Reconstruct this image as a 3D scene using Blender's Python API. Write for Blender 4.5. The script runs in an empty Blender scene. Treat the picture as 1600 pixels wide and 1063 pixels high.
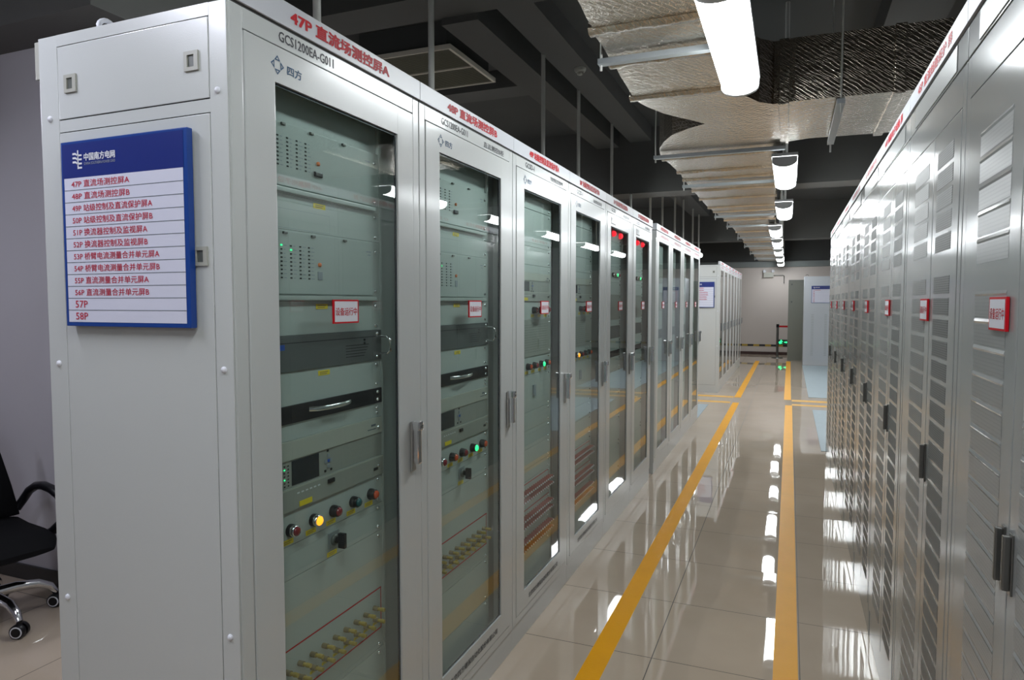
import bpy, bmesh, math, random
from mathutils import Vector, Matrix
random.seed(7)
S = bpy.context.scene
COL = S.collection

# ---------------------------------------------------------------- camera, world, exposure
F_PX, YAW, PITCH, CAM_H = 1063.8, 0.3869, 0.0551, 1.5565
cam_d = bpy.data.cameras.new('camera'); cam = bpy.data.objects.new('camera', cam_d); COL.objects.link(cam)
cam_d.sensor_fit = 'HORIZONTAL'; cam_d.sensor_width = 36.0; cam_d.lens = F_PX / 1600 * 36.0
cam_d.clip_start = 0.02; cam_d.clip_end = 200
fw = Vector((-math.sin(YAW) * math.cos(PITCH), math.cos(YAW) * math.cos(PITCH), -math.sin(PITCH)))
rt = Vector((math.cos(YAW), math.sin(YAW), 0)); up = rt.cross(fw)
M = Matrix((rt, up, -fw)).transposed().to_4x4(); M.translation = (0, 0, CAM_H)
cam.matrix_world = M
S.camera = cam
S.view_settings.view_transform = 'Standard'; S.view_settings.look = 'None'
S.view_settings.gamma = 1; S.view_settings.use_curve_mapping = False
S.view_settings.exposure = 1.48
LAMP_STRENGTH = 12.0
W = bpy.data.worlds.new('world'); S.world = W; W.use_nodes = True
W.node_tree.nodes['Background'].inputs[0].default_value = (0.75, 0.85, 1.0, 1)
W.node_tree.nodes['Background'].inputs[1].default_value = 0.02
S.cycles.use_denoising = True
S.cycles.max_bounces = 10; S.cycles.diffuse_bounces = 5; S.cycles.glossy_bounces = 5
S.cycles.transparent_max_bounces = 24; S.cycles.sample_clamp_indirect = 6.0
S.cycles.caustics_reflective = False; S.cycles.caustics_refractive = False

# ---------------------------------------------------------------- materials
MATS = {}
def nodes(name):
    m = bpy.data.materials.new(name); m.use_nodes = True; MATS[name] = m
    nt = m.node_tree
    return m, nt, nt.nodes['Principled BSDF']
def mat(name, col, rough=0.5, metal=0.0, coat=0.0, bump=0.0, bscale=200.0, emit=None, es=0.0, spec=0.5, var=0.0, vscale=3.0):
    m, nt, b = nodes(name)
    b.inputs['Base Color'].default_value = (*col, 1); b.inputs['Roughness'].default_value = rough
    b.inputs['Metallic'].default_value = metal; b.inputs['Coat Weight'].default_value = coat
    b.inputs['Coat Roughness'].default_value = 0.12; b.inputs['Specular IOR Level'].default_value = spec
    if emit: b.inputs['Emission Color'].default_value = (*emit, 1); b.inputs['Emission Strength'].default_value = es
    tc = nt.nodes.new('ShaderNodeTexCoord')
    if bump:
        n = nt.nodes.new('ShaderNodeTexNoise'); n.inputs['Scale'].default_value = bscale; n.inputs['Detail'].default_value = 2
        bp = nt.nodes.new('ShaderNodeBump'); bp.inputs['Strength'].default_value = bump; bp.inputs['Distance'].default_value = 0.002
        nt.links.new(tc.outputs['Object'], n.inputs['Vector']); nt.links.new(n.outputs['Fac'], bp.inputs['Height'])
        nt.links.new(bp.outputs['Normal'], b.inputs['Normal'])
    if var:
        n = nt.nodes.new('ShaderNodeTexNoise'); n.inputs['Scale'].default_value = vscale; n.inputs['Detail'].default_value = 4
        mx = nt.nodes.new('ShaderNodeMixRGB'); mx.inputs[1].default_value = (*[c * (1 - var) for c in col], 1)
        mx.inputs[2].default_value = (*[min(1, c * (1 + var)) for c in col], 1)
        nt.links.new(tc.outputs['Object'], n.inputs['Vector']); nt.links.new(n.outputs['Fac'], mx.inputs[0])
        nt.links.new(mx.outputs[0], b.inputs['Base Color'])
    return m
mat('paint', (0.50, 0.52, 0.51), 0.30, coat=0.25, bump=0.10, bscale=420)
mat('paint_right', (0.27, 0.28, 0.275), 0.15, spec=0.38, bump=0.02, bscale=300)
mat('paint_far', (0.50, 0.51, 0.50), 0.35)
mat('olive', (0.20, 0.21, 0.18), 0.35)
mat('blue_grey', (0.50, 0.53, 0.57), 0.35)
mat('header_white', (0.53, 0.545, 0.58), 0.35)
mat('seam', (0.02, 0.02, 0.02), 0.6)
mat('red', (0.50, 0.004, 0.012), 0.5, spec=0.2)
mat('red_text', (0.45, 0.015, 0.045), 0.6, spec=0.2)
mat('black_text', (0.02, 0.022, 0.03), 0.5)
mat('grey_text', (0.10, 0.12, 0.14), 0.5)
mat('logo_blue', (0.01, 0.07, 0.16), 0.5)
mat('white', (0.66, 0.67, 0.72), 0.45)
mat('board_white', (0.60, 0.61, 0.72), 0.35)
mat('board_blue', (0.007, 0.020, 0.17), 0.3, coat=0.2)
mat('frame_blue', (0.006, 0.045, 0.24), 0.3, coat=0.2)
mat('gasket', (0.008, 0.012, 0.035), 0.35)
mat('panel', (0.43, 0.47, 0.45), 0.42, bump=0.04, bscale=500)
mat('panel_lid', (0.40, 0.44, 0.42), 0.35)
mat('device', (0.30, 0.31, 0.28), 0.4)
mat('device_light', (0.42, 0.43, 0.38), 0.4)
mat('server', (0.13, 0.14, 0.14), 0.35, metal=0.4)
mat('black', (0.006, 0.006, 0.008), 0.35, spec=0.35)
mat('black_fabric', (0.004, 0.004, 0.005), 0.8, spec=0.15, bump=0.3, bscale=600)
mat('lcd', (0.012, 0.016, 0.022), 0.12, coat=0.5)
mat('chrome', (0.75, 0.76, 0.78), 0.12, metal=1.0)
mat('steel', (0.55, 0.55, 0.53), 0.3, metal=1.0)
mat('dark_steel', (0.16, 0.16, 0.15), 0.3, metal=0.8)
mat('zinc', (0.36, 0.39, 0.40), 0.45, metal=0.6)
mat('rod_grey', (0.50, 0.50, 0.47), 0.5)
mat('yellow_label', (0.80, 0.62, 0.02), 0.5)
mat('tape', (0.80, 0.36, 0.001), 0.42, bump=0.30, bscale=90, spec=0.2, var=0.08, vscale=6)
mat('tape_pale', (0.72, 0.40, 0.08), 0.5, spec=0.3)
mat('mat_rubber', (0.32, 0.38, 0.41), 0.55, var=0.08, vscale=8)
mat('peg_yellow', (0.40, 0.29, 0.06), 0.4)
mat('peg_brown', (0.22, 0.17, 0.09), 0.4)
mat('peg_red', (0.24, 0.035, 0.03), 0.4)
mat('lens_red', (0.22, 0.010, 0.02), 0.15, coat=0.5)
mat('lens_teal', (0.01, 0.10, 0.11), 0.15, coat=0.5)
mat('lens_orange', (0.62, 0.07, 0.01), 0.15, coat=0.5)
mat('lit_amber', (1, 0.45, 0.05), 0.3, emit=(1.0, 0.27, 0.01), es=0.9)
mat('lit_green', (0.1, 0.9, 0.4), 0.3, emit=(0.02, 1.0, 0.28), es=0.6)
mat('lit_red', (0.9, 0.05, 0.08), 0.3, emit=(1.0, 0.02, 0.04), es=0.55)
mat('orange_button', (0.75, 0.20, 0.06), 0.4)
mat('plastic_beige', (0.36, 0.36, 0.32), 0.4)
mat('plastic_dark', (0.10, 0.11, 0.10), 0.4)
mat('grey_plastic', (0.28, 0.31, 0.34), 0.4)
mat('badge_blue', (0.01, 0.08, 0.45), 0.3)
mat('wall', (0.44, 0.43, 0.465), 0.7, bump=0.05, bscale=60, var=0.03)
mat('wall_far', (0.52, 0.47, 0.44), 0.7, var=0.03)
mat('ceiling_dark', (0.062, 0.064, 0.062), 0.8, var=0.10, vscale=1.5)
mat('beam_dark', (0.088, 0.088, 0.084), 0.75, var=0.10, vscale=2)
mat('base_brown', (0.045, 0.018, 0.015), 0.3)
mat('base_black', (0.012, 0.012, 0.013), 0.3)
mat('trunk_grey', (0.20, 0.22, 0.22), 0.5)
mat('ac_frame', (0.62, 0.58, 0.50), 0.5)
mat('ac_grille', (0.13, 0.125, 0.09), 0.6)
mat('lamp_body', (0.45, 0.45, 0.45), 0.35)
mat('lamp_glow', (1, 1, 1), 0.5, emit=(0.93, 0.98, 1.0), es=LAMP_STRENGTH)
mat('lamp_glow_cool', (1, 1, 1), 0.5, emit=(0.84, 0.86, 1.0), es=LAMP_STRENGTH * 0.85)
mat('exit_dark', (0.01, 0.06, 0.03), 0.4)

def floor_material():
    m, nt, b = nodes('floor_tile'); N = nt.nodes; Lk = nt.links.new
    geo = N.new('ShaderNodeNewGeometry')
    off = N.new('ShaderNodeVectorMath'); off.operation = 'ADD'; off.inputs[1].default_value = (0.529 + 6.0, -2.919 + 6.0, 0)
    Lk(geo.outputs['Position'], off.inputs[0])
    sc = N.new('ShaderNodeVectorMath'); sc.operation = 'SCALE'; sc.inputs['Scale'].default_value = 1 / 0.6; Lk(off.outputs[0], sc.inputs[0])
    fl = N.new('ShaderNodeVectorMath'); fl.operation = 'FLOOR'; Lk(sc.outputs[0], fl.inputs[0])
    fr = N.new('ShaderNodeVectorMath'); fr.operation = 'FRACTION'; Lk(sc.outputs[0], fr.inputs[0])
    sp = N.new('ShaderNodeSeparateXYZ'); Lk(fr.outputs[0], sp.inputs[0])
    def edge(o):
        a = N.new('ShaderNodeMath'); a.operation = 'SUBTRACT'; a.inputs[1].default_value = 0.5; Lk(o, a.inputs[0])
        c = N.new('ShaderNodeMath'); c.operation = 'ABSOLUTE'; Lk(a.outputs[0], c.inputs[0])
        d = N.new('ShaderNodeMath'); d.operation = 'GREATER_THAN'; d.inputs[1].default_value = 0.5 - 0.0022 / 0.6; Lk(c.outputs[0], d.inputs[0]); return d.outputs[0]
    g = N.new('ShaderNodeMath'); g.operation = 'MAXIMUM'; Lk(edge(sp.outputs[0]), g.inputs[0]); Lk(edge(sp.outputs[1]), g.inputs[1])
    wn = N.new('ShaderNodeTexWhiteNoise'); wn.noise_dimensions = '3D'; Lk(fl.outputs[0], wn.inputs['Vector'])
    nz = N.new('ShaderNodeTexNoise'); nz.inputs['Scale'].default_value = 2.2; nz.inputs['Detail'].default_value = 6; Lk(geo.outputs['Position'], nz.inputs['Vector'])
    c1 = N.new('ShaderNodeMixRGB'); c1.inputs[1].default_value = (0.43, 0.345, 0.265, 1); c1.inputs[2].default_value = (0.55, 0.455, 0.365, 1); Lk(nz.outputs['Fac'], c1.inputs[0])
    c2 = N.new('ShaderNodeMixRGB'); c2.inputs[2].default_value = (0.06, 0.045, 0.035, 1); Lk(g.outputs[0], c2.inputs[0]); Lk(c1.outputs[0], c2.inputs[1])
    Lk(c2.outputs[0], b.inputs['Base Color'])
    r = N.new('ShaderNodeMath'); r.operation = 'MULTIPLY_ADD'; r.inputs[1].default_value = 0.5; r.inputs[2].default_value = 0.022; Lk(g.outputs[0], r.inputs[0]); Lk(r.outputs[0], b.inputs['Roughness'])
    b.inputs['Specular IOR Level'].default_value = 0.62
    tl = N.new('ShaderNodeVectorMath'); tl.operation = 'SUBTRACT'; tl.inputs[1].default_value = (0.5, 0.5, 0.5); Lk(wn.outputs['Color'], tl.inputs[0])
    ts = N.new('ShaderNodeVectorMath'); ts.operation = 'MULTIPLY'; ts.inputs[1].default_value = (0.010, 0.006, 0); Lk(tl.outputs[0], ts.inputs[0])
    nz2 = N.new('ShaderNodeTexNoise'); nz2.inputs['Scale'].default_value = 3.5; nz2.inputs['Detail'].default_value = 1; Lk(geo.outputs['Position'], nz2.inputs['Vector'])
    w1 = N.new('ShaderNodeVectorMath'); w1.operation = 'SUBTRACT'; w1.inputs[1].default_value = (0.5, 0.5, 0.5); Lk(nz2.outputs['Color'], w1.inputs[0])
    w2 = N.new('ShaderNodeVectorMath'); w2.operation = 'MULTIPLY'; w2.inputs[1].default_value = (0.006, 0.004, 0); Lk(w1.outputs[0], w2.inputs[0])
    a1 = N.new('ShaderNodeVectorMath'); Lk(geo.outputs['Normal'], a1.inputs[0]); Lk(ts.outputs[0], a1.inputs[1])
    a2 = N.new('ShaderNodeVectorMath'); Lk(a1.outputs[0], a2.inputs[0]); Lk(w2.outputs[0], a2.inputs[1])
    nn = N.new('ShaderNodeVectorMath'); nn.operation = 'NORMALIZE'; Lk(a2.outputs[0], nn.inputs[0]); Lk(nn.outputs[0], b.inputs['Normal'])
floor_material()

def glass_material():
    m, nt, b = nodes('glass'); N = nt.nodes; nt.nodes.remove(b); Lk = nt.links.new
    out = [n for n in N if n.type == 'OUTPUT_MATERIAL'][0]
    tr = N.new('ShaderNodeBsdfTransparent'); tr.inputs[0].default_value = (0.82, 0.91, 0.88, 1)
    gl = N.new('ShaderNodeBsdfGlossy'); gl.inputs['Roughness'].default_value = 0.002; gl.inputs[0].default_value = (1, 1, 1, 1)
    fr = N.new('ShaderNodeFresnel'); fr.inputs[0].default_value = 1.62
    geo = N.new('ShaderNodeTexCoord'); nz = N.new('ShaderNodeTexNoise'); nz.inputs['Scale'].default_value = 2.5; nz.inputs['Detail'].default_value = 0
    bp = N.new('ShaderNodeBump'); bp.inputs['Strength'].default_value = 0.012; bp.inputs['Distance'].default_value = 0.02
    Lk(geo.outputs['Object'], nz.inputs['Vector']); Lk(nz.outputs['Fac'], bp.inputs['Height']); Lk(bp.outputs[0], gl.inputs['Normal'])
    gb = N.new('ShaderNodeNewGeometry'); io = N.new('ShaderNodeMath'); io.operation = 'MULTIPLY_ADD'; io.inputs[1].default_value = 1 / 1.62 - 1.62; io.inputs[2].default_value = 1.62
    Lk(gb.outputs['Backfacing'], io.inputs[0]); Lk(io.outputs[0], fr.inputs[0])
    mx = N.new('ShaderNodeMixShader'); Lk(fr.outputs[0], mx.inputs[0]); Lk(tr.outputs[0], mx.inputs[1]); Lk(gl.outputs[0], mx.inputs[2]); Lk(mx.outputs[0], out.inputs[0])
glass_material()

def foil_material():
    m, nt, b = nodes('foil'); N = nt.nodes; Lk = nt.links.new
    b.inputs['Metallic'].default_value = 1.0; b.inputs['Roughness'].default_value = 0.2
    g = N.new('ShaderNodeNewGeometry')
    nz = N.new('ShaderNodeTexNoise'); nz.inputs['Scale'].default_value = 1.6; nz.inputs['Detail'].default_value = 6; Lk(g.outputs['Position'], nz.inputs['Vector'])
    cr = N.new('ShaderNodeMixRGB'); cr.inputs[1].default_value = (0.36, 0.30, 0.22, 1); cr.inputs[2].default_value = (0.66, 0.62, 0.55, 1); Lk(nz.outputs['Fac'], cr.inputs[0]); Lk(cr.outputs[0], b.inputs['Base Color'])
    def wave(rot, sc):
        mp = N.new('ShaderNodeMapping'); mp.inputs['Rotation'].default_value = rot; Lk(g.outputs['Position'], mp.inputs['Vector'])
        w = N.new('ShaderNodeTexWave'); w.inputs['Scale'].default_value = sc; w.inputs['Distortion'].default_value = 3.0; w.inputs['Detail'].default_value = 1.5; w.inputs['Detail Scale'].default_value = 1.2
        Lk(mp.outputs[0], w.inputs['Vector']); p = N.new('ShaderNodeMath'); p.operation = 'POWER'; p.inputs[1].default_value = 16; Lk(w.outputs['Fac'], p.inputs[0]); return p.outputs[0]
    a = N.new('ShaderNodeMath'); a.operation = 'ADD'; Lk(wave((0.5, 0.6, 0.7), 15), a.inputs[0]); Lk(wave((-0.6, 0.7, -0.8), 17), a.inputs[1])
    n2 = N.new('ShaderNodeTexNoise'); n2.inputs['Scale'].default_value = 24; n2.inputs['Detail'].default_value = 5; Lk(g.outputs['Position'], n2.inputs['Vector'])
    s = N.new('ShaderNodeMath'); s.operation = 'MULTIPLY_ADD'; s.inputs[1].default_value = 0.12; Lk(a.outputs[0], s.inputs[0]); Lk(n2.outputs['Fac'], s.inputs[2])
    bp = N.new('ShaderNodeBump'); bp.inputs['Strength'].default_value = 0.33; bp.inputs['Distance'].default_value = 0.015; Lk(s.outputs[0], bp.inputs['Height']); Lk(bp.outputs[0], b.inputs['Normal'])
foil_material()

def perforated_material(name, base, hole, pitch, rad, rough=0.3):
    m, nt, b = nodes(name); N = nt.nodes; Lk = nt.links.new
    b.inputs['Roughness'].default_value = rough
    tc = N.new('ShaderNodeTexCoord'); sc = N.new('ShaderNodeVectorMath'); sc.operation = 'SCALE'; sc.inputs['Scale'].default_value = 1 / pitch; Lk(tc.outputs['Object'], sc.inputs[0])
    fr = N.new('ShaderNodeVectorMath'); fr.operation = 'FRACTION'; Lk(sc.outputs[0], fr.inputs[0])
    sb = N.new('ShaderNodeVectorMath'); sb.operation = 'SUBTRACT'; sb.inputs[1].default_value = (0.5, 0.5, 0.5); Lk(fr.outputs[0], sb.inputs[0])
    ml = N.new('ShaderNodeVectorMath'); ml.operation = 'MULTIPLY'; ml.inputs[1].default_value = (1, 0, 1); Lk(sb.outputs[0], ml.inputs[0])
    ln = N.new('ShaderNodeVectorMath'); ln.operation = 'LENGTH'; Lk(ml.outputs[0], ln.inputs[0])
    lt = N.new('ShaderNodeMath'); lt.operation = 'LESS_THAN'; lt.inputs[1].default_value = rad; Lk(ln.outputs['Value'], lt.inputs[0])
    mx = N.new('ShaderNodeMixRGB'); mx.inputs[1].default_value = (*base, 1); mx.inputs[2].default_value = (*hole, 1); Lk(lt.outputs[0], mx.inputs[0]); Lk(mx.outputs[0], b.inputs['Base Color'])
perforated_material('perf', (0.20, 0.205, 0.20), (0.05, 0.05, 0.05), 0.006, 0.33, 0.5)
perforated_material('perf_sheen', (0.245, 0.25, 0.245), (0.08, 0.08, 0.08), 0.006, 0.28, 0.4)  # same vents on the left leaf, their reflection put into a lighter colour
perforated_material('perf_light', (0.255, 0.265, 0.26), (0.16, 0.17, 0.17), 0.008, 0.22, 0.3)

def hazard_material():
    m, nt, b = nodes('hazard'); N = nt.nodes; Lk = nt.links.new
    g = N.new('ShaderNodeNewGeometry'); sp = N.new('ShaderNodeSeparateXYZ'); Lk(g.outputs['Position'], sp.inputs[0])
    sc = N.new('ShaderNodeMath'); sc.operation = 'MULTIPLY'; sc.inputs[1].default_value = 1 / 0.33; Lk(sp.outputs[0], sc.inputs[0])
    fr = N.new('ShaderNodeMath'); fr.operation = 'FRACT'; Lk(sc.outputs[0], fr.inputs[0])
    gt = N.new('ShaderNodeMath'); gt.operation = 'GREATER_THAN'; gt.inputs[1].default_value = 0.5; Lk(fr.outputs[0], gt.inputs[0])
    mx = N.new('ShaderNodeMixRGB'); mx.inputs[1].default_value = (0.40, 0.27, 0.04, 1); mx.inputs[2].default_value = (0.012, 0.012, 0.012, 1); Lk(gt.outputs[0], mx.inputs[0]); Lk(mx.outputs[0], b.inputs['Base Color'])
hazard_material()

# ---------------------------------------------------------------- mesh builder
class MB:
    """collects shapes and links them as one mesh object; material slots in order of first use"""
    def __init__(s): s.v = []; s.f = []; s.m = []; s.names = []; s.smooth = []
    def slot(s, name):
        if name not in s.names: s.names.append(name)
        return s.names.index(name)
    def add(s, verts, faces, mname, smooth=False):
        b = len(s.v); k = s.slot(mname); s.v += [tuple(p) for p in verts]
        for f in faces: s.f.append([b + i for i in f]); s.m.append(k); s.smooth.append(smooth)
    def box(s, x0, x1, y0, y1, z0, z1, m, bev=0.0):
        if bev:
            bm = bmesh.new(); bmesh.ops.create_cube(bm, size=1)
            for v in bm.verts: v.co = Vector(((x0 + x1) / 2 + v.co.x * (x1 - x0), (y0 + y1) / 2 + v.co.y * (y1 - y0), (z0 + z1) / 2 + v.co.z * (z1 - z0)))
            bmesh.ops.bevel(bm, geom=bm.edges[:], offset=bev, segments=2, profile=0.7, affect='EDGES'); s.bm(bm, m)
            return s
        p = [(x0, y0, z0), (x1, y0, z0), (x1, y1, z0), (x0, y1, z0), (x0, y0, z1), (x1, y0, z1), (x1, y1, z1), (x0, y1, z1)]
        s.add(p, [(0, 3, 2, 1), (4, 5, 6, 7), (0, 1, 5, 4), (1, 2, 6, 5), (2, 3, 7, 6), (3, 0, 4, 7)], m); return s
    def bm(s, bm, m, smooth=False):
        bm.verts.index_update(); s.add([v.co.copy() for v in bm.verts], [[v.index for v in f.verts] for f in bm.faces], m, smooth); bm.free()
    def cyl(s, p0, p1, r0, m, r1=None, n=16, smooth=True, caps=True):
        p0 = Vector(p0); p1 = Vector(p1); r1 = r0 if r1 is None else r1
        q = (p1 - p0).to_track_quat('Z', 'Y'); vs = []
        for p, r in ((p0, r0), (p1, r1)):
            for i in range(n):
                a = 2 * math.pi * i / n; vs.append(p + q @ Vector((r * math.cos(a), r * math.sin(a), 0)))
        s.add(vs, [(i, (i + 1) % n, n + (i + 1) % n, n + i) for i in range(n)], m, smooth)
        if caps: s.add(vs, [tuple(range(n - 1, -1, -1)), tuple(range(n, 2 * n))], m)
        return s
    def lathe(s, c, axis, prof, m, n=20):
        c = Vector(c); q = Vector(axis).to_track_quat('Z', 'Y'); vs = []
        for r, h in prof:
            for i in range(n):
                a = 2 * math.pi * i / n; vs.append(c + q @ Vector((r * math.cos(a), r * math.sin(a), h)))
        k = len(prof)
        s.add(vs, [(j * n + i, j * n + (i + 1) % n, (j + 1) * n + (i + 1) % n, (j + 1) * n + i) for j in range(k - 1) for i in range(n)], m, True)
        s.add(vs, [tuple(range((k - 1) * n, k * n))], m); return s
    def tube(s, pts, r, m, n=10, ry=None):
        pts = [Vector(p) for p in pts]; rs = r if isinstance(r, (list, tuple)) else [r] * len(pts); vs = []; up0 = Vector((0, 0, 1))
        for i, p in enumerate(pts):
            t = (pts[min(i + 1, len(pts) - 1)] - pts[max(i - 1, 0)]).normalized()
            a = t.cross(up0)
            if a.length < 1e-3: a = t.cross(Vector((0, 1, 0)))
            a.normalize(); b = a.cross(t)
            for k in range(n):
                an = 2 * math.pi * k / n; vs.append(p + a * rs[i] * math.cos(an) + b * (rs[i] if ry is None else ry) * math.sin(an))
        s.add(vs, [(i * n + k, i * n + (k + 1) % n, (i + 1) * n + (k + 1) % n, (i + 1) * n + k) for i in range(len(pts) - 1) for k in range(n)], m, True)
        e = (len(pts) - 1) * n
        s.add(vs, [tuple(range(n - 1, -1, -1)), tuple(range(e, e + n))], m); return s
    def quad(s, x0, x1, y, z0, z1, m):
        s.add([(x0, y, z0), (x1, y, z0), (x1, y, z1), (x0, y, z1)], [(0, 1, 2, 3)], m); return s
    def poly(s, pts, y, m):
        s.add([(x, y, z) for x, z in pts], [tuple(range(len(pts)))], m); return s
    def frame(s, x0, x1, y, z0, z1, t, m):
        s.quad(x0, x1, y, z1 - t, z1, m); s.quad(x0, x1, y, z0, z0 + t, m); s.quad(x0, x0 + t, y, z0, z1, m); s.quad(x1 - t, x1, y, z0, z1, m); return s
    def text(s, body, x0, x1, y, z0, z1, m, bold=0.0, res=2):
        if bold:
            e = bold * 0.5 * (z1 - z0)
            for k, (ex, ez) in enumerate(((-e, -e * .6), (e, -e * .6), (-e, e * .6), (e, e * .6))): s.text(body, x0 + e + ex, x1 - e + ex, y - 0.00006 * k, z0 + e + ez, z1 - e + ez, m)
            return s
        me = text_mesh(body, 0.0, res); xs = [v.co.x for v in me.vertices]; zs = [v.co.y for v in me.vertices]
        ax, bx, az, bz = min(xs), max(xs), min(zs), max(zs)
        s.add([(x0 + (v.co.x - ax) / (bx - ax) * (x1 - x0), y, z0 + (v.co.y - az) / (bz - az) * (z1 - z0)) for v in me.vertices], [list(p.vertices) for p in me.polygons], m); return s
    def build(s, name, parent=None, loc=None):
        me = bpy.data.meshes.new(name); me.from_pydata(s.v, [], s.f); me.update()
        for n in s.names: me.materials.append(MATS[n])
        me.polygons.foreach_set('material_index', s.m); me.polygons.foreach_set('use_smooth', s.smooth)
        o = bpy.data.objects.new(name, me); COL.objects.link(o)
        if parent: o.parent = parent
        if loc: o.location = loc
        return o
_txt = {}
def text_mesh(body, bold, res):
    k = (body, bold, res)
    if k not in _txt:
        c = bpy.data.curves.new('t', 'FONT'); c.body = body; c.resolution_u = res; c.offset = bold
        o = bpy.data.objects.new('t', c); COL.objects.link(o)
        dg = bpy.context.evaluated_depsgraph_get(); dg.update()
        _txt[k] = bpy.data.meshes.new_from_object(o.evaluated_get(dg)); bpy.data.objects.remove(o)
    return _txt[k]
def thing(name, label, cat, loc=(0, 0, 0), rz=0, group=None):
    o = bpy.data.objects.new(name, None); COL.objects.link(o); o.empty_display_size = 0.1
    o.location = loc; o.rotation_euler = (0, 0, rz); return tag(o, label, cat, group)
def tag(o, label, cat, group=None):
    o['label'] = label; o['category'] = cat
    if group: o['group'] = group
    return o
def struct(mb, name):
    o = mb.build(name); o['kind'] = 'structure'; return o
def kids(o): return [c for c in COL.objects if c.parent == o]
def copy_tree(o, parent=None):
    c = o.copy(); COL.objects.link(c); c.parent = parent
    for k in kids(o): copy_tree(k, c)
    return c

D, Y0, CW, DP = 1.115, 1.143, 0.8, 0.6         # left front plane, first cabinet, width, depth
DR = 0.373                                      # right front plane
WALL_Y = 21.7
HP = math.pi / 2

# ---------------------------------------------------------------- structure
struct(MB().box(-6.2, 4.0, -3.0, WALL_Y, -0.06, 0.0, 'floor_tile'), 'floor')
struct(MB().box(-6.3, 4.1, -3.1, WALL_Y + 0.1, 3.85, 3.95, 'ceiling_dark'), 'ceiling')
w = MB().box(-6.2, 4.0, WALL_Y, WALL_Y + 0.1, 0, 2.78, 'wall_far'); w.box(-6.2, 4.0, WALL_Y, WALL_Y + 0.1, 2.78, 3.85, 'ceiling_dark'); struct(w, 'wall_far')
struct(MB().box(-6.3, -6.2, -3.0, WALL_Y, 0, 3.85, 'wall'), 'wall_left')
struct(MB().box(4.0, 4.1, -3.0, WALL_Y, 0, 3.85, 'wall'), 'wall_right')
struct(MB().box(-6.2, 4.0, -3.1, -3.0, 0, 3.85, 'wall'), 'wall_back')
struct(MB().box(-6.2, -2.95, 2.45, 3.1, 0, 2.9, 'wall'), 'wall_alcove')
b = MB().box(-6.2, -2.94, 2.436, 2.45, 0, 0.085, 'base_black'); struct(b, 'baseboard_alcove')
struct(MB().box(-6.2, 4.0, WALL_Y - 0.015, WALL_Y, 0, 0.085, 'base_brown'), 'baseboard_far')
struct(MB().box(-6.2, 4.0, WALL_Y - 0.09, WALL_Y, 2.60, 2.77, 'trunk_grey', 0.008), 'trim_1')
struct(MB().box(-6.2, 4.0, WALL_Y - 0.006, WALL_Y, 0.245, 0.305, 'hazard'), 'trim_2')
# ceiling: secondary grid just under the slab, deep main beams, box beam over the alcove
n = 3
for args in [(-6.2, 4, 4.25, 4.62, 3.67, 3.85), (-6.2, -2.2, 6.3, 6.62, 3.67, 3.85), (-6.2, 4, 1.2, 1.6, 3.0, 3.85), (-6.2, 4, 9.05, 9.5, 3.0, 3.85),
             (-6.2, 4, 16.8, 17.25, 3.0, 3.85), (-2.0, -1.72, 4.62, 9.05, 3.67, 3.85), (-2.45, -2.15, 4.62, 9.05, 3.62, 3.85), (-6.2, 4, 12.6, 12.95, 3.6, 3.85),
             (-2.45, -1.75, 1.6, 4.25, 3.6, 3.85), (-2.2, -1.8, 9.5, 16.8, 3.6, 3.85), (0.6, 1.0, 4.62, 9.05, 3.6, 3.85), (-6.2, -2.95, 2.2, 3.2, 2.9, 3.85)]:
    struct(MB().box(*args, 'beam_dark'), 'trim_%d' % n); n += 1

# floor marking tape
def strip(x0, x1, y0, y1, label, m='tape', t=0.0012):
    tag(MB().box(x0, x1, y0, y1, 0.0, t, m).build('floor_tape'), label, 'tape line', 'yellow marking tape on the floor')
strip(-0.792, -0.696, 0.2, 11.06, 'long yellow tape line on the tiles beside the left row of glass-door cabinets')
strip(-0.815, -0.712, 11.68, 19.2, 'far yellow tape line beside the far left block of cabinets')
strip(-0.034, 0.064, 0.2, 11.06, 'long yellow tape line nearest the right row of louvred cabinets')
strip(-0.055, 0.050, 11.68, 19.4, 'far yellow tape line ending beside the olive cabinet')
strip(-3.0, -0.83, 11.62, 11.80, 'pale yellow cross tape in front of the far left block end panel', 'tape_pale')
strip(-3.0, -0.83, 10.98, 11.14, 'pale yellow cross tape on the left, nearer of the two left of the aisle', 'tape_pale')
strip(0.06, 2.5, 11.52, 11.72, 'pale yellow cross tape on the right side, nearer the far mat', 'tape_pale')
strip(0.06, 2.5, 11.06, 11.22, 'pale yellow cross tape on the right side, nearer the camera', 'tape_pale')
def rmat(x0, x1, y0, y1, label):
    tag(MB().box(x0, x1, y0, y1, 0.0, 0.006, 'mat_rubber', 0.002).build('floor_mat'), label, 'mat', 'blue-grey insulating floor mats')
rmat(-2.2, -1.118, 9.35, 10.67, 'blue-grey rubber mat at the far end of the left cabinet row')
rmat(0.335, 1.4, 7.75, 10.70, 'blue-grey rubber mat just beyond the end of the right louvred row')
rmat(0.315, 1.4, 12.1, 18.25, 'long blue-grey rubber mat in front of the pale far right cabinet')

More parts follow.
